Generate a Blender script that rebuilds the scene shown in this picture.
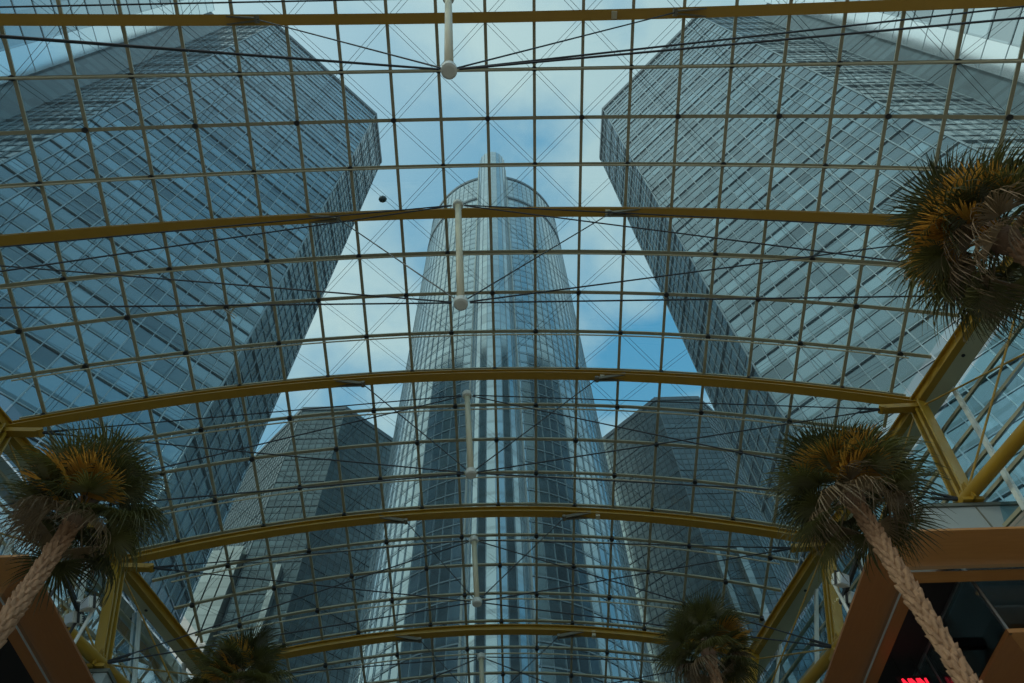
import bpy, math, random
from mathutils import Vector, Matrix
from math import sin, cos, pi, radians, sqrt, atan2
random.seed(7)
for o in list(bpy.data.objects): bpy.data.objects.remove(o)
SC = bpy.context.scene
COL = SC.collection
EYE = 1.6
V = Vector
# ---------------------------------------------------------------- camera
F = V((0.0179125, 0.5170693, 0.8557561)); XR = V((0.9995459, 0.0114826, -0.0278604)); UP = V((0.0242321, -0.8558665, 0.5166288))
FPX = 706.465
cd = bpy.data.cameras.new('camera'); cam = bpy.data.objects.new('camera', cd); COL.objects.link(cam)
m3 = Matrix((XR, UP, -F)).transposed()
cam.matrix_world = Matrix.Translation((0, 0, EYE)) @ m3.to_4x4()
cd.sensor_width = 36; cd.lens = 36 * FPX / 1024; cd.clip_end = 3000; cd.clip_start = 0.05
SC.camera = cam
SC.view_settings.view_transform = 'Standard'; SC.view_settings.look = 'None'
SC.view_settings.gamma = 1; SC.view_settings.use_curve_mapping = False
SC.view_settings.exposure = 0.0
# ---------------------------------------------------------------- sky and sun
SKY_STRENGTH = 1.0
w = bpy.data.worlds.new('sky'); SC.world = w; w.use_nodes = True
nt = w.node_tree; nt.nodes.clear()
def N(nt, t, **kw):
    n = nt.nodes.new(t)
    for k, v in kw.items():
        if k in n.inputs: n.inputs[k].default_value = v
        else: setattr(n, k, v)
    return n
tc = N(nt, 'ShaderNodeTexCoord'); sep = N(nt, 'ShaderNodeSeparateXYZ'); nt.links.new(tc.outputs['Generated'], sep.inputs[0])
zc = N(nt, 'ShaderNodeMath', operation='MAXIMUM'); nt.links.new(sep.outputs[2], zc.inputs[0]); zc.inputs[1].default_value = 0.12
dx = N(nt, 'ShaderNodeMath', operation='DIVIDE'); nt.links.new(sep.outputs[0], dx.inputs[0]); nt.links.new(zc.outputs[0], dx.inputs[1])
dy = N(nt, 'ShaderNodeMath', operation='DIVIDE'); nt.links.new(sep.outputs[1], dy.inputs[0]); nt.links.new(zc.outputs[0], dy.inputs[1])
cmb = N(nt, 'ShaderNodeCombineXYZ'); nt.links.new(dx.outputs[0], cmb.inputs[0]); nt.links.new(dy.outputs[0], cmb.inputs[1]); cmb.inputs[2].default_value = 8.15
no = N(nt, 'ShaderNodeTexNoise', Scale=2.6, Detail=6.0, Roughness=0.52, Distortion=0.25); nt.links.new(cmb.outputs[0], no.inputs['Vector'])
cr = N(nt, 'ShaderNodeValToRGB'); nt.links.new(no.outputs['Fac'], cr.inputs[0])
cr.color_ramp.elements[0].position = 0.45; cr.color_ramp.elements[0].color = (0, 0, 0, 1)
cr.color_ramp.elements[1].position = 0.62; cr.color_ramp.elements[1].color = (1, 1, 1, 1)
# clear sky gradient towards the horizon
gr = N(nt, 'ShaderNodeValToRGB'); nt.links.new(sep.outputs[2], gr.inputs[0])
gr.color_ramp.elements[0].position = 0.0; gr.color_ramp.elements[0].color = (0.42, 0.60, 0.70, 1)
gr.color_ramp.elements[1].position = 0.85; gr.color_ramp.elements[1].color = (0.13, 0.42, 0.68, 1)
mx = N(nt, 'ShaderNodeMixRGB'); nt.links.new(cr.outputs[0], mx.inputs[0]); nt.links.new(gr.outputs[0], mx.inputs[1]); mx.inputs[2].default_value = (0.66, 0.79, 0.83, 1)
# hazy brightening around the sun
SUN = V((-0.74, -0.36, 0.57)).normalized()
dt = N(nt, 'ShaderNodeVectorMath', operation='DOT_PRODUCT'); nt.links.new(tc.outputs['Generated'], dt.inputs[0]); dt.inputs[1].default_value = SUN
hz = N(nt, 'ShaderNodeMapRange'); nt.links.new(dt.outputs['Value'], hz.inputs[0]); hz.inputs[1].default_value = 0.35; hz.inputs[2].default_value = 1.0
hm = N(nt, 'ShaderNodeMixRGB'); nt.links.new(hz.outputs[0], hm.inputs[0]); nt.links.new(mx.outputs[0], hm.inputs[1]); hm.inputs[2].default_value = (1.1, 1.12, 1.05, 1)
bg = N(nt, 'ShaderNodeBackground', Strength=SKY_STRENGTH); nt.links.new(hm.outputs[0], bg.inputs[0])
wo = N(nt, 'ShaderNodeOutputWorld'); nt.links.new(bg.outputs[0], wo.inputs[0])
sd = bpy.data.lights.new('sun', 'SUN'); sun = bpy.data.objects.new('sun', sd); COL.objects.link(sun)
sd.energy = 1.1; sd.angle = radians(2.0); sd.color = (1, 0.93, 0.8)
sun.rotation_euler = SUN.to_track_quat('Z', 'Y').to_euler()

# ---------------------------------------------------------------- roof frame -> world
MR = Matrix(((0.99984682, 0.0, 0.01750266), (-0.00303361, 0.98486510, 0.17329608), (-0.01723776, -0.17332263, 0.98471423)))
def W(p): return MR @ V(p) + V((0, 0, EYE))
XC, RR, ZH = -1.0335, 41.12, 28.0
ZC = ZH - RR
def YR(k): return -1.71 + 7.031 * k            # station of arch k
def arc(x, y, dr=0.0):
    r = RR + dr; return V((x, y, ZC + sqrt(r * r - (x - XC) ** 2)))
def XL(y): return -19.04 + 0.318 * (y - 12.36)
def XRt(y): return 15.58 - 0.305 * (y - 12.36)

# ---------------------------------------------------------------- materials
MATS = {}
def mat(name, col, rough=0.5, metal=0.0, noise=0.0, nscale=8.0, bump=0.0, spec=0.5, stretch=None, col2=None):
    if name in MATS: return MATS[name]
    m = bpy.data.materials.new(name); m.use_nodes = True; t = m.node_tree; b = t.nodes['Principled BSDF']
    b.inputs['Roughness'].default_value = rough; b.inputs['Metallic'].default_value = metal
    b.inputs['Specular IOR Level'].default_value = spec
    c = tuple(col) + (1,)
    tcn = N(t, 'ShaderNodeTexCoord'); mp = N(t, 'ShaderNodeMapping'); t.links.new(tcn.outputs['Object'], mp.inputs[0])
    if stretch: mp.inputs['Scale'].default_value = stretch
    nz = N(t, 'ShaderNodeTexNoise', Scale=nscale, Detail=5.0, Roughness=0.6); t.links.new(mp.outputs[0], nz.inputs['Vector'])
    mixn = N(t, 'ShaderNodeMixRGB'); t.links.new(nz.outputs['Fac'], mixn.inputs[0])
    if col2 is None: 
        mixn.inputs[1].default_value = tuple(x * (1 - noise) for x in col) + (1,)
        mixn.inputs[2].default_value = tuple(min(1, x * (1 + noise)) for x in col) + (1,)
    else:
        mixn.inputs[1].default_value = c; mixn.inputs[2].default_value = tuple(col2) + (1,)
    t.links.new(mixn.outputs[0], b.inputs['Base Color'])
    if bump:
        bp = N(t, 'ShaderNodeBump', Strength=bump, Distance=0.02); t.links.new(nz.outputs['Fac'], bp.inputs['Height']); t.links.new(bp.outputs[0], b.inputs['Normal'])
    MATS[name] = m; return m
YEL = mat('yellow_paint', (0.36, 0.205, 0.012), 0.45, noise=0.12, nscale=1.5)
OLV = mat('olive_grey_panel', (0.50, 0.48, 0.30), 0.5, noise=0.12, nscale=1.2)
BAR = mat('glazing_bar_paint', (0.33, 0.31, 0.20), 0.45, noise=0.08, nscale=2)
BARD = mat('dark_glazing_bar', (0.16, 0.15, 0.10), 0.5, noise=0.1, nscale=2)
WHT = mat('white_paint', (0.62, 0.66, 0.60), 0.4, noise=0.05, nscale=3)
CRM = mat('cream_paint', (0.55, 0.52, 0.36), 0.4, noise=0.06, nscale=3)
CAB = mat('dark_steel_cable', (0.015, 0.02, 0.025), 0.5)
HUB = mat('dark_hub', (0.02, 0.022, 0.022), 0.6)
CHR = mat('chrome_strip', (0.75, 0.85, 0.92), 0.12, metal=1.0)
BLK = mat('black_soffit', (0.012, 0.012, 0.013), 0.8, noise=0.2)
CON = mat('grey_concrete', (0.34, 0.38, 0.36), 0.7, noise=0.1, nscale=2)
FLR = mat('pale_floor', (0.42, 0.38, 0.33), 0.5, noise=0.1, nscale=1)
WALLM = mat('warm_wall', (0.30, 0.26, 0.21), 0.7, noise=0.1, nscale=1)
GRD = mat('asphalt', (0.12, 0.125, 0.13), 0.9, noise=0.2, nscale=.3)
def wood(name, c1, c2, axis):
    st = {'x': (0.5, 6, 6), 'y': (6, 0.5, 6)}[axis]
    return mat(name, c1, 0.42, col2=c2, nscale=3.0, stretch=st, bump=0.05)
WOODX = wood('honey_wood_across', (0.34, 0.15, 0.035), (0.48, 0.23, 0.065), 'x')
WOODY = wood('red_wood_along', (0.24, 0.09, 0.022), (0.34, 0.14, 0.035), 'y')
def glass(name, tint, gloss=0.06, dust=0.0, dustcol=(0.6, 0.7, 0.7)):
    m = bpy.data.materials.new(name); m.use_nodes = True; t = m.node_tree; t.nodes.clear()
    tr = N(t, 'ShaderNodeBsdfTransparent'); tr.inputs[0].default_value = tuple(tint) + (1,)
    gl = N(t, 'ShaderNodeBsdfGlossy'); gl.inputs['Roughness'].default_value = 0.03; gl.inputs[0].default_value = (0.9, 0.95, 1, 1)
    fr = N(t, 'ShaderNodeFresnel'); fr.inputs[0].default_value = 1.35
    mm = N(t, 'ShaderNodeMath', operation='MULTIPLY_ADD'); t.links.new(fr.outputs[0], mm.inputs[0]); mm.inputs[1].default_value = 0.8; mm.inputs[2].default_value = gloss * 0.3
    mi = N(t, 'ShaderNodeMixShader'); t.links.new(mm.outputs[0], mi.inputs[0]); t.links.new(tr.outputs[0], mi.inputs[1]); t.links.new(gl.outputs[0], mi.inputs[2])
    last = mi
    if dust:
        tl = N(t, 'ShaderNodeBsdfTranslucent'); tl.inputs[0].default_value = tuple(dustcol) + (1,)
        tcn = N(t, 'ShaderNodeTexCoord'); nz = N(t, 'ShaderNodeTexNoise', Scale=0.12, Detail=4.0); t.links.new(tcn.outputs['Object'], nz.inputs['Vector'])
        ml = N(t, 'ShaderNodeMath', operation='MULTIPLY'); t.links.new(nz.outputs['Fac'], ml.inputs[0]); ml.inputs[1].default_value = dust * 2
        m2 = N(t, 'ShaderNodeMixShader'); t.links.new(ml.outputs[0], m2.inputs[0]); t.links.new(mi.outputs[0], m2.inputs[1]); t.links.new(tl.outputs[0], m2.inputs[2]); last = m2
    o = N(t, 'ShaderNodeOutputMaterial'); t.links.new(last.outputs[0], o.inputs[0]); return m
ROOFG = glass('tinted_roof_glass', (0.61, 0.765, 0.775), dust=0.035)
WALLG = glass('wall_glass', (0.50, 0.76, 0.84))
def facade(name, base, var=0.5, metal=0.75, rough=0.14, spand=0.32, spcol=None, blind=0.12):
    """UV: u = bays, v = storeys. Glass ribbon with blinds and a matt spandrel."""
    m = bpy.data.materials.new(name); m.use_nodes = True; t = m.node_tree; b = t.nodes['Principled BSDF']
    uv = N(t, 'ShaderNodeUVMap'); fl = N(t, 'ShaderNodeVectorMath', operation='FLOOR'); t.links.new(uv.outputs[0], fl.inputs[0])
    wn = N(t, 'ShaderNodeTexWhiteNoise', noise_dimensions='3D'); t.links.new(fl.outputs[0], wn.inputs['Vector'])
    sp = N(t, 'ShaderNodeSeparateXYZ'); t.links.new(uv.outputs[0], sp.inputs[0])
    sf = N(t, 'ShaderNodeSeparateXYZ'); t.links.new(fl.outputs[0], sf.inputs[0])
    # long runs of similar tone along a storey
    cb = N(t, 'ShaderNodeCombineXYZ'); mu = N(t, 'ShaderNodeMath', operation='MULTIPLY'); t.links.new(sf.outputs[0], mu.inputs[0]); mu.inputs[1].default_value = 0.10
    mu2 = N(t, 'ShaderNodeMath', operation='MULTIPLY'); t.links.new(sf.outputs[1], mu2.inputs[0]); mu2.inputs[1].default_value = 3.71
    t.links.new(mu.outputs[0], cb.inputs[0]); t.links.new(mu2.outputs[0], cb.inputs[1])
    nz = N(t, 'ShaderNodeTexNoise', Scale=1.7, Detail=3.0); t.links.new(cb.outputs[0], nz.inputs['Vector'])
    av = N(t, 'ShaderNodeMath', operation='ADD'); t.links.new(nz.outputs['Fac'], av.inputs[0]); h = N(t, 'ShaderNodeMath', operation='MULTIPLY'); t.links.new(wn.outputs['Value'], h.inputs[0]); h.inputs[1].default_value = 0.22; t.links.new(h.outputs[0], av.inputs[1])
    rp = N(t, 'ShaderNodeValToRGB'); t.links.new(av.outputs[0], rp.inputs[0])
    rp.color_ramp.elements[0].position = 0.42; rp.color_ramp.elements[0].color = tuple(x * (1 - var) for x in base) + (1,)
    rp.color_ramp.elements[1].position = 0.82; rp.color_ramp.elements[1].color = tuple(min(1, x * (1 + var)) for x in base) + (1,)
    fv = N(t, 'ShaderNodeMath', operation='FRACT'); t.links.new(sp.outputs[1], fv.inputs[0])
    ls = N(t, 'ShaderNodeMath', operation='LESS_THAN'); t.links.new(fv.outputs[0], ls.inputs[0]); ls.inputs[1].default_value = spand
    mi = N(t, 'ShaderNodeMixRGB'); t.links.new(ls.outputs[0], mi.inputs[0]); t.links.new(rp.outputs[0], mi.inputs[1])
    mi.inputs[2].default_value = tuple(spcol or [x * 0.8 for x in base]) + (1,)
    t.links.new(mi.outputs[0], b.inputs['Base Color'])
    b.inputs['Metallic'].default_value = metal; b.inputs['Roughness'].default_value = rough
    return m
FAC_NEAR = facade('near_tower_facade', (0.185, 0.275, 0.315), 0.42, metal=.8, rough=.2, spand=.22, spcol=(.12, .18, .20))
FAC_FAR = facade('far_tower_facade', (0.10, 0.145, 0.155), 0.3, metal=.6, rough=.3)
FAC_CYL = facade('cylinder_facade', (0.36, 0.46, 0.49), 0.14, metal=.9, rough=.14, spand=0.2)
FAC_STRIP = facade('pale_strip_cladding', (0.38, 0.42, 0.40), 0.25, metal=.6, rough=.35, spand=0.2)
FAC_PALE = facade('bright_reflection_glass', (0.92, 0.95, 0.95), 0.06, metal=.95, spand=0.0)  # cloud reflection made brighter by a near-white base colour
FAC_SHAFT = facade('pale_shaft_glass', (0.50, 0.56, 0.58), 0.3, metal=.9, spand=0.1, spcol=(0.45, 0.5, 0.52))
LEDGE = mat('facade_ledge', (0.30, 0.38, 0.41), 0.5, metal=0.3)
MULL = mat('facade_mullion', (0.30, 0.38, 0.41), 0.4, metal=0.5)
LEDGEF = mat('far_facade_ledge', (0.13, 0.17, 0.18), 0.6)
MULLF = mat('far_facade_mullion', (0.15, 0.20, 0.21), 0.5)
CROWN = mat('facade_band', (0.10, 0.14, 0.16), 0.5)

# ---------------------------------------------------------------- mesh helpers
class MB:
    def __init__(s): s.v = []; s.f = []; s.uv = []; s.hasuv = False; s.mi = []; s.smooth = False
    def add(s, vs, fs, uvs=None, mi=0):
        n = len(s.v); s.v += [tuple(x) for x in vs]; s.f += [tuple(i + n for i in f) for f in fs]; s.mi += [mi] * len(fs)
        if uvs: s.hasuv = True; s.uv += uvs
        else: s.uv += [[(0, 0)] * len(f) for f in fs]
    def quad(s, a, b, c, d, uv=None, mi=0): s.add([a, b, c, d], [(0, 1, 2, 3)], [uv] if uv else None, mi)
    def box(s, lo, hi, mi=0):
        x0, y0, z0 = lo; x1, y1, z1 = hi
        s.add([(x0, y0, z0), (x1, y0, z0), (x1, y1, z0), (x0, y1, z0), (x0, y0, z1), (x1, y0, z1), (x1, y1, z1), (x0, y1, z1)],
              [(0, 3, 2, 1), (4, 5, 6, 7), (0, 1, 5, 4), (1, 2, 6, 5), (2, 3, 7, 6), (3, 0, 4, 7)], mi=mi)
    def bar(s, a, b, wd, ht, up=V((0, 0, 1))):
        s.sweep([a, b], wd, ht, up)
    def sweep(s, pts, wd, ht, up=V((0, 0, 1)), off=(0, 0)):
        pts = [V(p) for p in pts]; rings = []
        for i, p in enumerate(pts):
            d = (pts[min(i + 1, len(pts) - 1)] - pts[max(i - 1, 0)]).normalized()
            sd_ = d.cross(V(up)).normalized(); u_ = sd_.cross(d).normalized()
            c = p + sd_ * off[0] + u_ * off[1]
            rings.append([c - sd_ * wd / 2 - u_ * ht / 2, c + sd_ * wd / 2 - u_ * ht / 2, c + sd_ * wd / 2 + u_ * ht / 2, c - sd_ * wd / 2 + u_ * ht / 2])
        s.loft(rings)
    def loft(s, rings, cap=True):
        n = len(rings[0]); vs = [p for r in rings for p in r]; fs = []
        for i in range(len(rings) - 1):
            for j in range(n):
                a = i * n + j; b = i * n + (j + 1) % n
                fs.append((a, b, b + n, a + n))
        if cap: fs += [tuple(reversed(range(n))), tuple(range(len(vs) - n, len(vs)))]
        s.add(vs, fs)
    def tube(s, pts, r, n=8, r2=None):
        pts = [V(p) for p in pts]; rings = []; ref = None
        for i, p in enumerate(pts):
            d = (pts[min(i + 1, len(pts) - 1)] - pts[max(i - 1, 0)]).normalized()
            if ref is None: ref = V((0, 0, 1)) if abs(d.z) < 0.9 else V((1, 0, 0))
            a = d.cross(ref).normalized(); b = a.cross(d).normalized(); ref = b
            rad = r if not isinstance(r, (list, tuple)) else r[i]
            if r2 is not None and not isinstance(r, (list, tuple)): rad = r + (r2 - r) * i / max(1, len(pts) - 1)
            rings.append([p + a * cos(2 * pi * k / n) * rad + b * sin(2 * pi * k / n) * rad for k in range(n)])
        s.loft(rings)
    def build(s, name, m, parent=None, smooth=False):
        me = bpy.data.meshes.new(name); me.from_pydata([tuple(x) for x in s.v], [], s.f)
        if s.hasuv:
            l = me.uv_layers.new(name='UVMap'); k = 0
            for u in s.uv:
                for c in u: l.data[k].uv = c; k += 1
        ms = m if isinstance(m, (list, tuple)) else [m]
        for x in ms: me.materials.append(x)
        if len(ms) > 1:
            for p, i in zip(me.polygons, s.mi): p.material_index = i
        if smooth:
            for p in me.polygons: p.use_smooth = True
        me.update()
        o = bpy.data.objects.new(name, me); COL.objects.link(o)
        if parent is not None:
            o.parent = parent
            if parent.type == 'EMPTY' or parent.location.length > 0: o.matrix_parent_inverse = Matrix.LocRotScale(parent.location, parent.rotation_euler, None).inverted()
        return o
def tag(o, label=None, cat=None, group=None, kind=None):
    for k, v in (('label', label), ('category', cat), ('group', group), ('kind', kind)):
        if v: o[k] = v
    return o
def empty(name, loc, label=None, cat=None, group=None, kind=None):
    o = bpy.data.objects.new(name, None); COL.objects.link(o); o.location = loc; o.empty_display_size = 0.3
    return tag(o, label, cat, group, kind)

# ---------------------------------------------------------------- ground, floor
g = MB(); g.quad((-400, -300, -0.06), (400, -300, -0.06), (400, 500, -0.06), (-400, 500, -0.06)); tag(g.build('ground', GRD), kind='structure')
g = MB(); g.box((-26, -18, -0.05), (24, 40, 0.0)); tag(g.build('floor', FLR), kind='structure')

# ---------------------------------------------------------------- vaulted glass roof (structure)
roof = empty('ceiling', W(arc(XC, 12)), kind='structure')
def edge_pt(side, y, dr=0.0): return arc(XL(y) if side < 0 else XRt(y), y, dr)
Y0, Y1 = -9.0, YR(6)
DR = 0.69
g = MB(); rows = 30; cols = 40
for i in range(rows):
    for j in range(cols):
        q = []
        for (a, b) in ((i, j), (i + 1, j), (i + 1, j + 1), (i, j + 1)):
            y = Y0 + (Y1 - Y0) * a / rows; x = XL(y) + (XRt(y) - XL(y)) * b / cols
            q.append(W(arc(x, y, DR + 0.10)))
        g.quad(*q)
g.build('glass', ROOFG, roof)
def thx(j): return XC + (RR + DR) * sin((j + 1.163) * 0.0433065)
for j in range(-16, 14):                                # bars running along the vault
    x = thx(j); 
    # last station where the bar is still inside the edges
    yend = Y1
    if x < XL(Y1): yend = 12.36 + (x + 19.04) / 0.318
    if x > XRt(Y1): yend = 12.36 + (15.58 - x) / 0.305
    if yend < Y0 + 1: continue
    n = V((x - XC, 0, ZC * 0 + sqrt((RR + DR) ** 2 - (x - XC) ** 2))).normalized()
    g = MB(); g.sweep([W(arc(x, Y0, DR)), W(arc(x, yend, DR))], 0.115, 0.16, up=MR @ n); g.build('mullion', BAR, roof)
for r in range(-4, 24):                                 # purlins across the vault
    y = -1.71 + 7.031 * r / 4
    if y > Y1 or y < Y0: continue
    a, b = XL(y), XRt(y); K = 24
    g = MB(); g.sweep([W(arc(a + (b - a) * i / K, y, DR - 0.06)) for i in range(K + 1)], 0.085, 0.13, up=MR @ V((0, 1, 0))); g.build('purlin', BAR, roof)
    if r % 2:
        g = MB(); g.tube([W(arc(a + 0.9 + (b - a - 1.8) * i / K, y, DR - 0.48)) for i in range(K + 1)], 0.035, 6); g.build('purlin_rod', CRM, roof)
hubs = []
for r in range(-4, 24):
    y = -1.71 + 7.031 * r / 4
    for j in range(-16, 14):
        if (r + j) % 2 == 0: continue
        x = thx(j)
        if XL(y) < x < XRt(y): hubs.append((r, j, x, y))
hub_near = sorted(hubs, key=lambda h: abs(h[3] - 8))
rest = MB()
for i, (r, j, x, y) in enumerate(hub_near):
    if r % 4 == 0 and False: continue
    g = rest if i >= 100 else MB()
    p = W(arc(x, y, DR - 0.12)); up = (MR @ V((x - XC, 0, RR))).normalized()
    g.tube([p - up * 0.10, p + up * 0.10], 0.105, 8)
    if i < 100: g.build('hub', HUB, roof)
tag(rest.build('hub', HUB, roof), kind='stuff')
# diagonal pairs of thin rods, one long pair per diagonal line
DY = 7.031 / 4
for sgn in (1, -1):
    for st in range(-45, 46):
        pts = []
        for r in range(-4, 24):
            j = sgn * r + st
            if (r + j) % 2 == 0 or j < -18 or j > 16: continue
            y = -1.71 + DY * r; x = thx(j)
            if XL(y) - 0.3 < x < XRt(y) + 0.3 and y <= Y1: pts.append((x, y))
        if len(pts) < 2: continue
        g = MB()
        for o_ in (-0.11, 0.11):
            g.tube([W(arc(x, y + o_, DR + 0.02)) for x, y in pts], 0.0075, 4)
        g.build('brace_rod', CAB, roof)

# ---------------------------------------------------------------- arch trusses
NC = ['crossing the very top of the view', 'second from the top, ending behind the large right palm crown',
      'third from the top, crossing below the middle of the view', 'fourth from the top, ending behind the right palm',
      'lowest of all, between the two small palm crowns']
TC = [V((-1.87, -2.2, 26.0)), V((-1.85, 4.65, 26.0)), V((-1.82, 12.36, 26.0)), V((-1.79, 19.45, 26.0)), V((-1.69, 26.16, 26.0)), V((-1.65, 33.3, 26.0))]
BC = [V((-1.355, 0.02, 18.0)), V((-1.36, 6.01, 18.55)), V((-1.48, 13.19, 21.4)), V((-1.55, 20.02, 22.75)), V((-1.54, 26.6, 23.5)), V((-1.5, 33.7, 24.2))]
QX = [8.0, 6.0, 5.7, 4.4, 4.2, 3.5]
def chord(side, k):
    """lower chord node of station k, world coordinates above the eye"""
    if side > 0: return V((13.94 - 2.3 * (k - 2), 15.28 + 6.95 * (k - 2), 15.4))
    return V((-13.91 + 2.25 * (k - 3), 21.81 + 6.95 * (k - 3), 15.4))
E3 = V((0, 0, EYE))
for k in range(5):
    y = YR(k); tr = empty('arch_truss', W(arc(XC, y)), 'yellow steel roof arch, ' + NC[k], 'roof arch', 'yellow roof arches')
    a, b = XL(y), XRt(y); K = 36
    yd = MR @ V((0, 1, 0))
    g = MB()
    P = [W(arc(a + (b - a) * i / K, y)) for i in range(K + 1)]
    g.sweep(P, 0.05, 0.36, up=yd, off=(0, 0)) if False else None
    # I section: lower flange, web, upper flange
    g.sweep([W(arc(a + (b - a) * i / K, y, -0.14)) for i in range(K + 1)], 0.05, 0.36, up=yd)
    g.sweep([W(arc(a + (b - a) * i / K, y, 0.03)) for i in range(K + 1)], 0.34, 0.10, up=yd)
    g.sweep([W(arc(a + (b - a) * i / K, y, 0.22)) for i in range(K + 1)], 0.05, 0.30, up=yd)
    g.build('arch_rib', YEL, tr)
    for xq in (XC - 0.3 - QX[k], XC - 0.3 + QX[k]):
        sgn = -1 if xq > XC else 1
        g = MB(); c0 = arc(xq, y, -0.2); c1 = arc(xq + sgn * 0.75, y, -0.42)
        for oy in (-0.14, 0.14):
            g.sweep([W(c0 + V((-sgn * 0.5, oy, 0.06))), W(c1 + V((0, oy * 0.3, 0)))], 0.05, 0.16)
        g.tube([W(c1 + V((0, -0.12, 0))), W(c1 + V((0, 0.12, 0)))], 0.09, 8)
        g.build('cable_bracket', BARD, tr)
        g = MB(); g.tube([W(c1), W(BC[k])], 0.022, 6); g.build('cable', CAB, tr)
    T, B = W(TC[k]), W(BC[k])
    d = (T - B).normalized()
    g = MB(); g.tube([B, T], 0.115, 14); post = g.build('king_post', CRM, tr, smooth=True)
    for q in (T, B):
        g = MB(); g.tube([q - d * 0.13, q - d * 0.10, q + d * 0.10, q + d * 0.16], [0.14, 0.195, 0.195, 0.12], 16); g.build('post_cap', WHT, tr)
    for sd_ in (-1, 1):
        e = edge_pt(sd_, y, -0.3); ew = W(e + V((-sd_ * 1.5, 0, -0.1))); s_ = chord(sd_, k) + E3
        for tgt, q in ((ew, T), (ew, B), (s_, T), (s_, B)):
            # short turnbuckle at the outer end, then the cable
            dd = (q - tgt).normalized()
            g = MB(); g.tube([tgt, q - dd * 0.25], 0.026, 6); g.tube([tgt + dd * 0.1, tgt + dd * 0.9], 0.05, 6); g.build('cable', CAB, tr)
        g = MB(); g.sweep([W(e + V((0, 0, 0.0))), ew], 0.30, 0.22); g.tube([ew + MR @ V((0, -.16, 0)), ew + MR @ V((0, .16, 0))], 0.12, 8); g.build('cable_anchor', YEL, tr)
    g = MB(); yy = W(arc(XC + 4.9, y, -0.15)); g.box(yy - V((.09, .12, .14)), yy + V((.09, .12, .14)))
    g.build('splice_plate', CRM, tr)

# ---------------------------------------------------------------- side girders and glazed walls
def lerp(a, b, t): return a + (b - a) * t
for sd_, nm in ((-1, 'left'), (1, 'right')):
    ys = [-9 + i * 3.0 for i in range(17)]
    top = [W(edge_pt(sd_, y)) for y in ys]
    gd = empty('edge_girder', top[7], 'yellow steel edge girder with sloping struts and round lower tube along the %s glass wall' % nm, 'girder', 'edge girders')
    g = MB(); g.sweep([p + V((0, 0, 0)) for p in top], 0.08, 0.34, off=(0, 0)); g.sweep([p + V((0, 0, -.20)) for p in top], 0.30, 0.06); g.sweep([p + V((0, 0, .18)) for p in top], 0.30, 0.06); g.build('top_flange', YEL, gd)
    out = V((sd_ * 0.95, sd_ * sd_ * 0.30, 0))
    g = MB(); ring = []
    for p in top: ring.append([p + V((sd_ * .12, 0, -.12)), p + V((sd_ * .12, 0, .10)), p + V((sd_ * (.72 if sd_ < 0 else .95), .22, .0)), p + V((sd_ * (.72 if sd_ < 0 else .95), .22, -.12))])
    g.loft(ring); gp = g.build('gutter_panel', OLV, gd)
    for i, p in enumerate(top):
        q = lerp(top[i], top[min(i + 1, len(top) - 1)], 0.35) + V((sd_ * .45, .12, -.11))
        if i % 2 == 0:
            g = MB(); g.tube([q, q + V((0, 0, -.04))], 0.07, 10); g.build('drain_port', HUB, gp)
    lo = [chord(sd_, k) + E3 for k in (-0.6, 0, 1, 2, 3, 4, 5)]
    g = MB(); g.tube(lo, 0.20, 16); g.build('lower_tube', YEL, gd, smooth=True)
    for k in range(0, 5):
        a = W(edge_pt(sd_, YR(k), -.2)); b = lo[k + 1]
        dv = (b - a).normalized(); up = V((sd_, .3, 0))
        g = MB()
        g.sweep([a, b], 0.10, 0.34, up=up)                       # H section strut
        for o_ in (-.24, .24): g.sweep([a, b], 0.06, 0.38, up=up, off=(o_, 0))
        g.build('strut', YEL, gd)
        g = MB(); g.box(b + V((-.32, -.32, -.30)), b + V((.32, .32, -.18))); g.sweep([b + V((0, -.45, 0)), b + V((0, .45, 0))], .06, .6); g.build('node_plate', YEL, gd)
        if k < 5:
            a2 = W(edge_pt(sd_, YR(k + 1), -.3)); b2 = lo[k + 2]
            g = MB(); g.tube([a, b2], 0.035, 6); g.build('brace_rod', YEL, gd)
            g = MB(); g.tube([a2, b], 0.035, 6); g.build('brace_rod', YEL, gd)
    # glass wall set outside the girder
    wl = MB(); off = V((sd_ * (.7 if sd_ < 0 else .9), .22, 0))
    def wp(k, t): # t 0 = top, 1 = chord level, continues below
        a = W(edge_pt(sd_, YR(k))) + off * 1.1 + V((0, 0, -.2)); b = chord(sd_, k) + E3 + off * 0.9
        return lerp(a, b, t)
    ks = [-0.6 + i * 0.4 for i in range(15)]
    for i in range(len(ks) - 1):
        wl.quad(wp(ks[i], 0), wp(ks[i + 1], 0), wp(ks[i + 1], 1.25), wp(ks[i], 1.25))
    wall = tag(wl.build('wall_' + nm, WALLG), kind='structure')
    for t in (0.17, 0.42, 0.68, 0.94, 1.2):
        g = MB(); g.sweep([wp(-.6, t), wp(2, t), wp(5, t)], 0.11, 0.12); g.build('mullion', BAR, wall)
    for i in range(-1, 11):
        k = i * 0.5 + 0.36
        g = MB(); io = V((-sd_ * .12, -.04, 0)); g.sweep([wp(k, 0.0) + io, wp(k, 1.25) + io], 0.15, 0.13, up=V((sd_, .3, 0))); g.build('transom', WHT, wall)
    # solid wall below the glass
    g = MB()
    b0, b1 = wp(-.6, 1.25), wp(5, 1.25); t_ = V((sd_ * .6, .1, 0))
    g.loft([[V((b0.x, b0.y, 0)), V((b0.x + t_.x, b0.y, 0)), V((b0.x + t_.x, b0.y, b0.z)), b0],
            [V((b1.x, b1.y, 0)), V((b1.x + t_.x, b1.y, 0)), V((b1.x + t_.x, b1.y, b1.z)), b1]])
    g.build('masonry_base', WALLM, wall)

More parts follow.
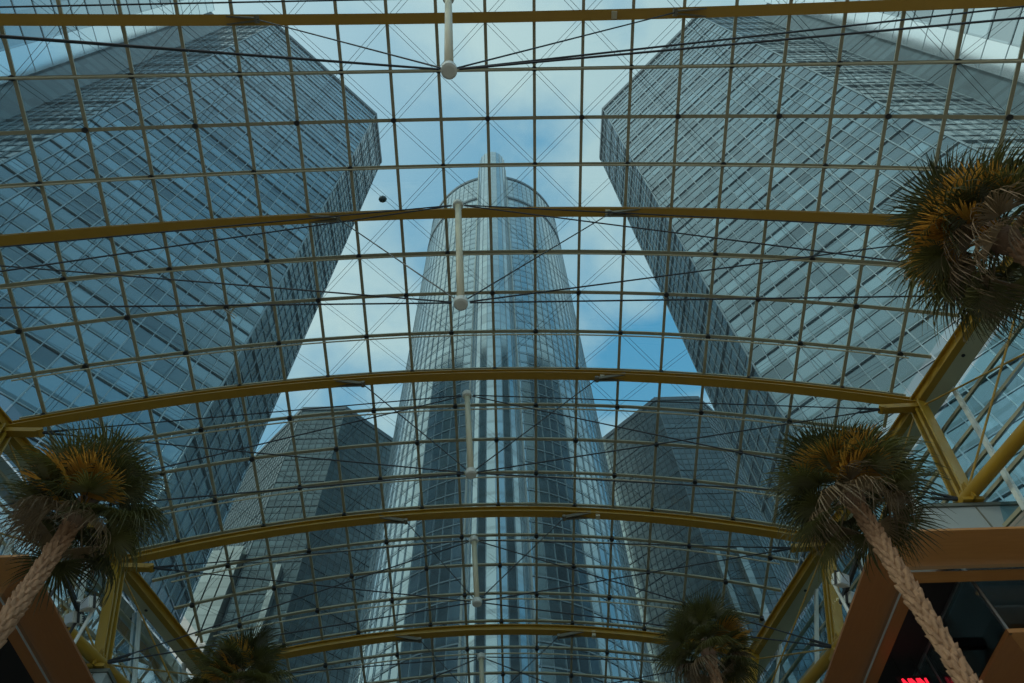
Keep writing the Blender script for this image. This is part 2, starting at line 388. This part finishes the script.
# ---------------------------------------------------------------- towers outside
def prism_tower(name, label, cx, cy, half, cham, h, floors, fac, bay, parent_shaft=None, ledge=0.07, group='octagonal office towers'):
    e = empty(name, (cx, cy, 0), label, 'tower', group)
    c = cham / 2; H = half
    # octagon: four long diagonal faces, four short faces square to the hall
    pl = [(-c, -H), (c, -H), (H, -c), (H, c), (c, H), (-c, H), (-H, c), (-H, -c)]
    pl = [V((cx + x, cy + y, 0)) for x, y in pl]
    g = MB(); fh = h / floors
    mg = MB()
    for i in range(8):
        a, b = pl[i], pl[(i + 1) % 8]; L = (b - a).length; nb = max(2, round(L / bay))
        g.quad(a, b, b + V((0, 0, h)), a + V((0, 0, h)), [(i * 40, 0), (i * 40 + nb, 0), (i * 40 + nb, floors), (i * 40, floors)])
        nrm = V(((b - a).y, -(b - a).x, 0)).normalized()
        for k in range(nb + 1):
            p = lerp(a, b, k / nb) + nrm * 0.10
            mg.bar(p, p + V((0, 0, h)), 0.07 if k % 2 else .11, 0.12, up=nrm)
    g.add([p + V((0, 0, h)) for p in pl], [tuple(range(8))])
    g.build('facade', fac, e); mg.build('facade_mullions', MULLF if fac == FAC_FAR else MULL, e)
    lg = MB(); cc = V((cx, cy, 0))
    for f in range(1, floors + 1):
        z = f * fh
        ro = [cc + (p - cc) * (1 + (ledge if f % 4 else ledge * 2.6) / H) for p in pl]
        lg.loft([[p + V((0, 0, z - .05)) for p in ro], [p + V((0, 0, z + .05)) for p in ro]])
    lg.build('floor_ledges', LEDGEF if fac == FAC_FAR else LEDGE, e)
    pg = MB(); ro = [cc + (p - cc) * 1.012 for p in pl]
    pg.loft([[p + V((0, 0, h)) for p in ro], [p + V((0, 0, h + 1.4)) for p in ro]]); pg.build('parapet', CROWN, e)
    return e
HN = 150 + EYE
tl = prism_tower('office_tower', 'tall grey octagonal glass office tower filling the left side beyond the roof', -47.1, 40.2, 22.5, 10.0, HN, 78, FAC_NEAR, 1.4)
trr = prism_tower('office_tower', 'tall blue-grey octagonal glass office tower filling the upper right beyond the roof', 45.7, 40.2, 22.8, 10.4, HN, 78, FAC_NEAR, 1.4)
ft = prism_tower('office_tower', 'farther dark octagonal tower low on the left, left of the round tower', -46.3, 132.5, 22.2, 11.2, HN, 78, FAC_FAR, 1.5)
fr_ = prism_tower('office_tower', 'farther dark octagonal tower low on the right, right of the round tower', 46.5, 132.5, 22.5, 11.5, HN, 78, FAC_FAR, 1.5)
for sx, t in ((-1, tl), (1, trr)):                    # glass lift shafts beside the near towers
    x0, x1, ya, yb = sx * 53, sx * 63, -14, 15
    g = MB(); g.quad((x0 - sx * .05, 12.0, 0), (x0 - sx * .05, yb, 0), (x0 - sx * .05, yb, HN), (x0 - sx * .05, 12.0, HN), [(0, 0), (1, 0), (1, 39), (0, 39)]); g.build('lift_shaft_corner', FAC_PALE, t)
    g = MB()
    P = [V((x0, yb, 0)), V((x0, ya, 0)), V((x1, ya, 0)), V((x1, yb + 6, 0))]
    if sx < 0: P = P[::-1]
    fl_ = 39
    for i in range(4):
        a, b = P[i], P[(i + 1) % 4]; nb = max(2, round((b - a).length / 3.2))
        g.quad(a, b, b + V((0, 0, HN)), a + V((0, 0, HN)), [(i * 9, 0), (i * 9 + nb, 0), (i * 9 + nb, fl_), (i * 9, fl_)])
        nrm = V(((b - a).y, -(b - a).x, 0)).normalized()
    g.add([p + V((0, 0, HN)) for p in P], [(0, 1, 2, 3)])
    g.build('lift_shaft', FAC_SHAFT, t)
    g = MB(); P = [V((sx * 50.5, 17.9, 0)), V((sx * 53.5, 14.9, 0)), V((sx * 62, 14.9, 0)), V((sx * 62, 27, 0))]
    if sx > 0: P = P[::-1]
    P = P[::-1]
    for i in range(4):
        a, b = P[i], P[(i + 1) % 4]; nb = max(2, round((b - a).length / 1.4))
        g.quad(a, b, b + V((0, 0, HN - 1)), a + V((0, 0, HN - 1)), [(i * 9, 0), (i * 9 + nb, 0), (i * 9 + nb, 78), (i * 9, 78)])
    g.add([p + V((0, 0, HN - 1)) for p in P], [(0, 1, 2, 3)])
    g.build('lift_lobby', FAC_FAR, t)
    g = MB()
    for k in range(0, 10):
        y = ya + (yb - ya) * k / 9; g.bar((x0, y, 0), (x0, y, HN), .14, .14)
    for f in range(0, 40):
        z = HN * f / 39; g.bar((x0, ya, z), (x0, yb, z), .14, .14)
    g.build('lift_shaft_frame', LEDGE, t)
# pale upright box strips on the fronts of the far towers
for t_, strips in ((ft, ((-58.6, -56.9, 103), (-56.6, -54.6, 104), (-54.3, -52.6, 104), (-44.9, -43.8, 99))), (fr_, ((41.8, 42.7, 99), (46.3, 47.6, 100)))):
    for xa, xb, hh in strips:
        yb = 110.1 if abs(xa) < 52 else 116.0
        g = MB(); P = [V((xa, 108.6, 0)), V((xb, 108.6, 0)), V((xb, yb, 0)), V((xa, yb, 0))]
        for i in range(4):
            a, b = P[i], P[(i + 1) % 4]
            g.quad(a, b, b + V((0, 0, hh)), a + V((0, 0, hh)), [(i, 0), (i + 1, 0), (i + 1, 50), (i, 50)])
        g.add([p + V((0, 0, hh)) for p in P], [(0, 1, 2, 3)])
        g.build('pale_strip', FAC_STRIP, t_)
# round tower
cyl = empty('round_tower', (-0.8, 86.5, 0), 'tallest round glass hotel tower in the centre with a slim lift tube on its front', 'tower')
def round_part(name, cx, cy, r, h, nb, floors, fac, top=True):
    g = MB()
    for i in range(nb):
        a0, a1 = 2 * pi * i / nb, 2 * pi * (i + 1) / nb
        p = [V((cx + r * cos(a), cy + r * sin(a), z)) for a, z in ((a0, 0), (a1, 0), (a1, h), (a0, h))]
        g.quad(*p, uv=[(i, 0), (i + 1, 0), (i + 1, floors), (i, floors)])
    g.add([(cx + r * cos(2 * pi * i / nb), cy + r * sin(2 * pi * i / nb), h) for i in range(nb)], [tuple(range(nb))])
    return g.build(name, fac, cyl)
CX, CY = -0.8, 86.5
round_part('facade', CX, CY, 19.5, 207, 84, 70, FAC_CYL)
g = MB()
for i in range(84):
    a = 2 * pi * i / 84; p = V((CX + 19.6 * cos(a), CY + 19.6 * sin(a), 0)); g.bar(p, p + V((0, 0, 207)), .06, .12, up=V((cos(a), sin(a), 0)))
g.build('facade_mullions', MULL, cyl)
g = MB()
for f in range(1, 70):
    z = 207 * f / 70; g.loft([[(CX + 19.62 * cos(2 * pi * i / 84), CY + 19.62 * sin(2 * pi * i / 84), zz) for i in range(84)] for zz in (z - .1, z + .1)], cap=False)
g.build('floor_ledges', LEDGE, cyl)
g = MB()
for z0, z1, rr in ((190.0, 191.2, 19.75), (207, 208.6, 19.7)):
    g.loft([[(CX + rr * cos(2 * pi * i / 84), CY + rr * sin(2 * pi * i / 84), zz) for i in range(84)] for zz in (z0, z1)])
g.build('crown_band', CROWN, cyl)
sh = round_part('lift_tube', -0.95, 67.4, 3.9, 222, 20, 74, FAC_CYL)
g = MB()
for i in range(20):
    a = 2 * pi * i / 20; p = V((-0.95 + 3.95 * cos(a), 67.4 + 3.95 * sin(a), 0)); g.bar(p, p + V((0, 0, 222)), .08, .16, up=V((cos(a), sin(a), 0)))
g.build('lift_tube_mullions', MULL, cyl)
g = MB()
for sx in (-1, 1):
    g.box((-0.95 + sx * 4.1 - .13, 67.2, 0), (-0.95 + sx * 4.1 + .13, 69, 215))
g.build('lift_tube_fins', WHT, cyl)

# ---------------------------------------------------------------- timber canopies
def atz(px, py, z):
    d = F * FPX + XR * (px - 512) - UP * (py - 341.5); return d * (z / d.z) + E3
def canopy(side, nm):
    zb = 11.0 + EYE
    xo, yo = (8.3, 11.83) if side > 0 else (-10.35, 11.8)          # near inner corner
    xw = 16.0 if side > 0 else -18.0; ye = 24.0
    e = empty('timber_canopy', (xo, yo, zb), 'honey coloured timber canopy with black recess at lower %s' % nm, 'canopy', 'timber canopies')
    s = side; w1, w2, w3 = 0.95, 0.06, 0.42
    def L(o_): return xo + s * o_
    def frame(o0, o1, z0, z1, name, mA, mB):
        # near band (runs across) and inner side band (runs along), mitred
        g = MB(); h0, h1 = z0, z1
        a = [V((L(o0), yo + o0 * 1.2, h0)), V((xw, yo + o0 * 1.2, h0)), V((xw, yo + o1 * 1.2, h0)), V((L(o1), yo + o1 * 1.2, h0))]
        g.loft([a, [p + V((0, 0, h1 - h0)) for p in a]]); g.build(name, mA, e)
        g = MB()
        a = [V((L(o0), yo + o0 * 1.2, h0)), V((L(o1), yo + o1 * 1.2, h0)), V((L(o1), ye, h0)), V((L(o0), ye, h0))]
        g.loft([a, [p + V((0, 0, h1 - h0)) for p in a]]); g.build(name, mB, e)
    frame(0, w1, zb, zb + .06, 'outer_band', WOODX, WOODY)
    frame(w1, w1 + w2, zb - .10, zb + .06, 'metal_strip', CHR, CHR)
    frame(w1 + w2, w1 + w2 + w3, zb, zb + .06, 'inner_band', WOODX, WOODY)
    o3 = w1 + w2 + w3
    a, b = sorted((L(o3), xw)); xs = L(1.3)
    gx_, gy_ = 8.06 * 1.375, 9.94 * 1.375
    def slab(z0, z1, a0, y0_, name, m):
        g = MB()
        if s > 0:
            g.box((a0, y0_, z0), (b, gy_, z1)); g.box((a0, gy_, z0), (gx_, ye, z1))
        else: g.box((a, y0_, z0), (a0, ye, z1))
        g.build(name, m, e)
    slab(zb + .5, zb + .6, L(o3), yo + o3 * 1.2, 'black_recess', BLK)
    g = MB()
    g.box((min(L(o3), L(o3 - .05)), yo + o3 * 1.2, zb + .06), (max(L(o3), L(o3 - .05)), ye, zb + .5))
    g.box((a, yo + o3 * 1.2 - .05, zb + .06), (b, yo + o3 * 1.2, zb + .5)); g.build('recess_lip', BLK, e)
    slab(zb + .6, zb + .9, xs, yo + 1.5, 'roof_deck', CON)
    return e, zb
cr_, zb = canopy(1, 'right'); cl_, _ = canopy(-1, 'left')
MIR = glass('dark_shop_glass', (0.40, 0.46, 0.48))
# dark glass soffit in the right recess with its thin frame
k_ = 1.375
gx, gy = 8.06 * k_, 9.94 * k_
zs = 9.66 + EYE
shop = empty('glass_shopfront', (gx, gy, zs), 'dark reflective glass shopfront corner with orange timber underside, lower right corner', 'shopfront')
g = MB(); g.box((gx, gy, zs + .05), (gx + .03, 22.5, zb + .49)); g.build('side_glass', MIR, shop)
g = MB(); g.box((gx + .03, gy, zs + .05), (15.8, gy + .03, zb + .49)); g.build('front_glass', MIR, shop)
MTL = mat('thin_metal_edge', (.35, .4, .4), .3, metal=.8)
g = MB()
g.box((gx - .05, gy - .05, zb + .40), (15.8, gy, zb + .46)); g.box((gx - .05, gy, zb + .40), (gx, 22.5, zb + .46)); g.box((gx - .03, gy - .03, zs), (gx + .03, gy + .03, zb + .4))
for q in (3.2, 6.4): g.box((gx - .03, gy + q, zs), (gx, gy + q + .05, zb + .4))
g.build('metal_frame', MTL, shop)
g = MB()
for q in (2.6, 5.2): g.box((gx, gy + q, zb + .2), (15.8, gy + q + .18, zb + .45))
g.box((gx + 2.1, gy, zb + .2), (gx + 2.25, 22, zb + .45)); g.build('roof_beam', BLK, shop)
x0, y0 = gx - .06, gy - .06
g = MB(); a = [V((x0, y0, zs)), V((16, y0, zs)), V((16, y0 + .9, zs)), V((x0 + .75, y0 + .9, zs))]; g.loft([a, [p + V((0, 0, .10)) for p in a]]); g.build('timber_underside', WOODX, shop)
g = MB(); a = [V((x0, y0, zs)), V((x0 + .75, y0 + .9, zs)), V((16, y0 + .9, zs)), V((16, 22, zs)), V((x0, 22, zs))]; g.loft([a, [p + V((0, 0, .10)) for p in a]]); g.build('timber_underside', WOODY, shop)
for px, py in ((8.06, 9.94), (7.9, 11.4)):
    p = atz(977, 591, zb - EYE + .3) if py < 10 else atz(947, 647, zb - EYE + .5)
    e = empty('downlight', p, 'small warm downlight ' + ('at the near corner' if py < 10 else 'farther along the edge') + ' of the dark glass shopfront', 'light', 'downlights in the right canopy')
    g = MB(); g.tube([p, p + V((0, 0, -.06))], 0.10, 14); g.build('housing', CHR, e)
    lm = MATS.get('warm_lamp')
    if not lm:
        lm = bpy.data.materials.new('warm_lamp'); lm.use_nodes = True; bb = lm.node_tree.nodes['Principled BSDF']
        bb.inputs['Emission Color'].default_value = (1, .62, .28, 1); bb.inputs['Emission Strength'].default_value = 1.0; bb.inputs['Base Color'].default_value = (.8, .6, .4, 1); MATS['warm_lamp'] = lm
    g = MB(); g.tube([p + V((0, 0, -.055)), p + V((0, 0, -.075))], 0.075, 14); g.build('lamp', lm, e)
# column heads under the girder nodes, standing on the canopies
for sd_, k, nm, wd in ((1, 2, 'right', 1.55), (-1, 3, 'left', 0.45)):
    b = chord(sd_, k) + E3
    e = empty('column_head', (b.x, b.y, 12), 'grey-green box shaped column head under the %s girder strut, just above the timber canopy' % nm, 'column head', 'column heads')
    z1 = b.z - .32
    g = MB(); g.loft([[b + V((-wd, -.15, 0)) * 1 + V((0, 0, z1 - b.z)), b + V((wd, -.15, z1 - b.z)), b + V((wd, 1.7, z1 - b.z)), b + V((-wd, 1.7, z1 - b.z))],
                      [V((b.x - wd, b.y - .15, 12.6)), V((b.x + wd, b.y - .15, 12.6)), V((b.x + wd, b.y + 1.7, 12.6)), V((b.x - wd, b.y + 1.7, 12.6))]])
    g.build('box', CON, e)
    g = MB(); g.box((b.x - wd - .06, b.y - .21, z1 - .12), (b.x + wd + .06, b.y + 1.76, z1)); g.build('cap_plate', mat('dark_olive_plate', (.12, .13, .1), .6), e)
    g = MB(); g.box((b.x - .02, b.y - .17, 12.7), (b.x + .02, b.y - .14, z1 - .12)); g.build('joint', BARD, e)

# lighting rails with floodlights above the canopy edges
for sd_, nm, ra, rb, fl, posts in ((1, 'right', (860, 552), (841, 603), ((841, 580), (852, 599)), ((834, 584),)),
                                   (-1, 'left', (60, 566), (84, 622), ((73, 619), (89, 604)), ((96, 605),))):
    zr = 12.6
    A, B = atz(*ra, zr), atz(*rb, zr)
    e = empty('lighting_rail', A, 'dark lighting rail on thin pale posts above the edge of the %s timber canopy' % nm, 'rail', 'lighting rails')
    g = MB(); g.sweep([A, B], .10, .10); g.build('rail', HUB, e)
    for q in posts:
        p = atz(*q, zr); g = MB(); g.tube([V((p.x, p.y, 12.68)), p + V((0, 0, .1))], .045, 8); g.sweep([p, lerp(A, B, .6)], .05, .05); g.build('post', WHT, e)
    for s_ in (.15, .85):
        p = lerp(A, B, s_); g = MB(); g.tube([V((p.x, p.y, 12.68)), p], .04, 8); g.build('bracket', HUB, e)
    for i, q in enumerate(fl):
        p = atz(*q, zr - .15)
        f = empty('floodlight', p, 'pale box floodlight ' + ('closer to' if i == 0 else 'farther from') + ' the palm trunk on the %s lighting rail' % nm, 'floodlight', 'floodlights on the rails')
        g = MB(); R_ = Matrix.Rotation(.5 * sd_, 3, 'Z') @ Matrix.Rotation(.5, 3, 'X')
        def bx(g, c, hx, hy, hz):
            vs = [p + R_ @ (V(c) + V((sx * hx, sy * hy, sz * hz))) for sz in (-1, 1) for sx, sy in ((-1, -1), (1, -1), (1, 1), (-1, 1))]
            g.add(vs, [(0, 3, 2, 1), (4, 5, 6, 7), (0, 1, 5, 4), (1, 2, 6, 5), (2, 3, 7, 6), (3, 0, 4, 7)])
        bx(g, (0, 0, 0), .17, .12, .15)
        for j in range(5): bx(g, (0, .15, -.12 + j * .06), .15, .03, .01)
        g.build('housing', WHT, f)
        g = MB(); bx(g, (0, -.13, 0), .14, .012, .12); g.build('lens', mat('frosted_lens', (.55, .65, .7), .2), f)
        g = MB(); bx(g, (-.2, 0, 0), .012, .03, .17); bx(g, (.2, 0, 0), .012, .03, .17); bx(g, (0, 0, .18), .21, .03, .012); g.build('yoke', HUB, f)

# ---------------------------------------------------------------- palms
def leafmat(name, c1, c2, tr=0.35):
    m = bpy.data.materials.new(name); m.use_nodes = True; t = m.node_tree; t.nodes.clear()
    oi = N(t, 'ShaderNodeObjectInfo'); tcn = N(t, 'ShaderNodeTexCoord'); nz = N(t, 'ShaderNodeTexNoise', Scale=6.0, Detail=2.0); t.links.new(tcn.outputs['Object'], nz.inputs['Vector'])
    ad = N(t, 'ShaderNodeMath', operation='MULTIPLY_ADD'); t.links.new(oi.outputs['Random'], ad.inputs[0]); ad.inputs[1].default_value = .6; 
    mu = N(t, 'ShaderNodeMath', operation='MULTIPLY'); t.links.new(nz.outputs['Fac'], mu.inputs[0]); mu.inputs[1].default_value = .5; t.links.new(mu.outputs[0], ad.inputs[2])
    mi = N(t, 'ShaderNodeMixRGB'); t.links.new(ad.outputs[0], mi.inputs[0]); mi.inputs[1].default_value = tuple(c1) + (1,); mi.inputs[2].default_value = tuple(c2) + (1,)
    d = N(t, 'ShaderNodeBsdfPrincipled', Roughness=0.45); t.links.new(mi.outputs[0], d.inputs['Base Color'])
    tl = N(t, 'ShaderNodeBsdfTranslucent'); t.links.new(mi.outputs[0], tl.inputs[0])
    ms = N(t, 'ShaderNodeMixShader', Fac=tr); ms.inputs[0].default_value = tr; t.links.new(d.outputs[0], ms.inputs[1]); t.links.new(tl.outputs[0], ms.inputs[2])
    o = N(t, 'ShaderNodeOutputMaterial'); t.links.new(ms.outputs[0], o.inputs[0]); return m
LGREEN = leafmat('green_frond', (0.010, 0.016, 0.006), (0.14, 0.14, 0.035), .35)
LDRY = leafmat('dry_frond', (0.05, 0.035, 0.02), (0.26, 0.19, 0.10), .2)
LORG = leafmat('sunlit_orange_frond', (0.24, 0.12, 0.02), (0.80, 0.46, 0.08), .6)  # sun shining through the leaves, put into an orange frond colour
def frond_mesh(name, m, seed, pet=0.75, blade=0.8, nl=36, droop=0.5, spread=2.0, fold=0.25, wv=0.0155):
    """frond grows along +x from the origin, upper side +z"""
    rnd = random.Random(seed); g = MB()
    hub = V((pet, 0, -0.10 * pet))
    g.tube([(0, 0, 0), (pet * .5, 0, .03), hub], 0.018, 5, r2=0.009)
    for i in range(nl):
        t = i / (nl - 1) * 2 - 1
        a = t * spread + rnd.uniform(-.03, .03); L = blade * (1 - .28 * abs(t) ** 2) * rnd.uniform(.88, 1.08)
        d = V((cos(a), sin(a), 0)); n_ = V((-sin(a), cos(a), 0)); pass
        lift = fold * (1 - abs(t)) ; dr = droop * rnd.uniform(.6, 1.5)
        pts = []
        for s_, ww in ((0.0, .35), (.25, 1.0), (.5, 1.0), (.72, .62), (.88, .3), (1.0, .03)):
            z = lift * .25 * sin(s_ * pi * .5) * L - dr * max(0, s_ - .35) ** 2 * L * 1.6
            rr = L * s_ * (1 - .22 * dr * max(0, s_ - .5))
            pts.append((hub + d * rr + V((0, 0, z)), ww * wv))
        vs = []; fs = []
        for (p, ww) in pts: vs += [p - n_ * ww + V((0, 0, .008)), p - V((0, 0, .006)), p + n_ * ww + V((0, 0, .008))]
        for k in range(len(pts) - 1):
            b = k * 3; fs += [(b, b + 1, b + 4, b + 3), (b + 1, b + 2, b + 5, b + 4)]
        g.add(vs, fs)
    o = g.build(name, m); me = o.data; bpy.data.objects.remove(o); return me
GM = [frond_mesh('frond', LGREEN, s, droop=dr, fold=.5) for s, dr in ((1, .35), (2, .6), (3, .9), (4, .5))]
DM = [frond_mesh('frond', LDRY, s, droop=dr, pet=.55, blade=.72, spread=1.5, fold=.9, nl=24) for s, dr in ((11, .9), (12, 1.5), (13, .7))]
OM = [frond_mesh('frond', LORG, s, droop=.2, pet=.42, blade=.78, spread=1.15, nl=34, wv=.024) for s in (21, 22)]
BARK = mat('palm_bark', (0.08, 0.045, 0.025), 0.9, col2=(0.22, 0.14, 0.085), nscale=14, bump=.6)
BOOT = mat('palm_boot', (0.12, 0.06, 0.03), 0.85, col2=(0.50, 0.31, 0.17), nscale=9, bump=.4)
def palm(x, y, zc_, label, nfr, size, orange_dir, norange, seed, smooth_below=0.0):
    rnd = random.Random(seed); e = empty('palm_tree', (x, y, 0), label, 'palm tree', 'indoor fan palms')
    g = MB(); n = 26; lean = rnd.uniform(-.02, .02)
    pts = [V((x, y, zc_ * i / n)) for i in range(n + 1)]
    g.tube(pts, [0.105 + .05 * max(0, 1 - i / 4) - .02 * i / n for i in range(n + 1)], 14)
    trunk = g.build('trunk', BARK, e, smooth=True)
    g = MB(); z = max(0.2, zc_ - 6.5); row = 0                # cut leaf bases in crossing spirals
    while z < zc_ - .05:
        for i in range(8):
            a = 2 * pi * (i + .5 * (row % 2)) / 8 + rnd.uniform(-.12, .12); r0 = .08; wd = .05 * rnd.uniform(.8, 1.15); hh = .15 * rnd.uniform(.8, 1.4); tip = .065 * rnd.uniform(.7, 1.4)
            d = V((cos(a), sin(a), 0)); s_ = V((-sin(a), cos(a), 0)); c = V((x, y, z))
            vs = [c + d * r0 - s_ * wd, c + d * r0 + s_ * wd, c + d * (r0 + tip) + s_ * wd * .45 + V((0, 0, hh)), c + d * (r0 + tip) - s_ * wd * .45 + V((0, 0, hh)),
                  c + d * (r0 - .04) - s_ * wd * .9 + V((0, 0, hh * .8)), c + d * (r0 - .04) + s_ * wd * .9 + V((0, 0, hh * .8)), c + d * (r0 + .055) + V((0, 0, hh * .3))]
            g.add(vs, [(0, 1, 6), (1, 2, 6), (2, 3, 6), (3, 0, 6), (3, 2, 5, 4), (0, 3, 4), (2, 1, 5)])
        z += .12; row += 1
    g.build('leaf_bases', BOOT, trunk)
    g = MB(); g.tube([(x, y, zc_ - .35), (x, y, zc_ - .1), (x, y, zc_ + .25), (x, y, zc_ + .45)], [.12, .2, .18, .06], 12); g.build('crown_heart', BARK, e, smooth=True)
    def put(me, az, el, roll, sc, z):
        o = bpy.data.objects.new('frond', me); COL.objects.link(o); o.parent = e
        o.location = (0, 0, z)
        o.rotation_euler = (Matrix.Rotation(az, 3, 'Z') @ Matrix.Rotation(-el, 3, 'Y') @ Matrix.Rotation(roll, 3, 'X')).to_euler()
        o.scale = (sc, sc, sc)
    ga = 2.39996
    for i in range(nfr):
        t = i / nfr; el = radians(75 - 108 * t ** .8) + rnd.uniform(-.14, .14)
        az = i * ga + rnd.uniform(-.2, .2)
        dry = t > .74 and i % 3
        me = rnd.choice(DM if dry else GM)
        put(me, az, el, rnd.uniform(-.5, .5), size * rnd.uniform(.85, 1.08), zc_ - .1 + .35 * (1 - t))
    for i in range(norange):
        az = orange_dir + rnd.uniform(-.7, .7); el = radians(rnd.uniform(5, 48))
        put(rnd.choice(OM), az, el, rnd.uniform(-.6, .6), size * rnd.uniform(.9, 1.15), zc_ - .1)
        if i == 0: pass
    return e
hc = 9.0
palm(7.05, 3.95, hc + EYE, 'large fan palm crown high at the right edge, front fronds coloured orange as if sunlit', 50, 1.0, radians(205), 14, 1)
palm(5.90, 8.50, hc - .25 + EYE, 'fan palm with scaly trunk leaning across the right timber canopy', 52, .94, radians(265), 9, 2)
palm(-6.98, 8.37, hc - .3 + EYE, 'fan palm with scaly trunk crossing the left timber canopy', 50, .95, radians(275), 8, 3)
palm(-6.85, 16.6, 11.0 + EYE, 'small distant fan palm crown at the bottom left of the view', 44, 0.95, radians(270), 3, 4)
palm(5.05, 15.9, 11.0 + EYE, 'small distant fan palm crown at the bottom right of the view', 44, 0.95, radians(280), 3, 5)

# ---------------------------------------------------------------- small things
p = W(V((-4.98, 4.74, 28.31))) + V((0, 0, -.12))
g = MB(); rings = []
for i in range(7):
    a = pi * i / 6; rings.append([p + V((.17 * sin(a) * cos(b), .14 * sin(a) * sin(b), -.19 * cos(a))) for b in [2 * pi * j / 8 for j in range(8)]])
g.loft(rings); bl = tag(g.build('balloon', mat('dark_teal_foil', (.01, .05, .06), .35)), 'small dark teal balloon caught under the roof glass left of the round tower', 'balloon')
g = MB(); g.tube([p + V((0, 0, -.15)), p + V((.02, .01, -.25)), p + V((.06, .02, -.33))], .012, 5); g.build('knot', HUB, bl)
p = W(V((-11.28, 9.03, 27.05)))
e = empty('tube_reflection', p, 'short white twin reflection, modelled as tubes under a roof joint on the left side', 'light')  # lamp reflection in the roof glass, built as solid white tubes
g = MB()
for o_ in (-.05, .05): g.tube([p + V((-.18 + o_, -.2, 0)), p + V((.18 + o_, .2 - o_, 0))], .022, 8)
g.build('tube', WHT, e)
g = MB(); g.box(p + V((-.03, -.03, .0)), p + V((.03, .03, .55))); g.build('hanger', BAR, e)  # added hanger that carries the reflection tubes
# red neon sign inside the right recess
p = atz(912, 677, 10.9)
e = empty('neon_sign', p, 'small red neon sign in the black recess beside the right palm trunk', 'sign')
rn = bpy.data.materials.new('red_neon'); rn.use_nodes = True; bb = rn.node_tree.nodes['Principled BSDF']; bb.inputs['Base Color'].default_value = (.6, .01, .02, 1)
bb.inputs['Emission Color'].default_value = (1, .02, .05, 1); bb.inputs['Emission Strength'].default_value = 1.1
g = MB()
def SP(u, v): return p + V((u, 0, -v))
for i in range(3):
    u = -.28 + i * .22
    g.tube([SP(u, .05), SP(u + .02, .5)], .03, 6); g.tube([SP(u, .05), SP(u + .13, .28), SP(u + .16, .05)], .03, 6); g.tube([SP(u + .16, .05), SP(u + .17, .5)], .03, 6)
g.build('letters', rn, e)
g = MB(); g.box(p + V((-.4, .05, -.6)), p + V((.5, .10, .06))); g.build('backing', BLK, e)
g = MB(); g.tube([p + V((-.2, .07, .05)), p + V((-.2, .07, .7))], .02, 6); g.tube([p + V((.3, .07, .05)), p + V((.3, .07, .7))], .02, 6); g.build('hanger', HUB, e)
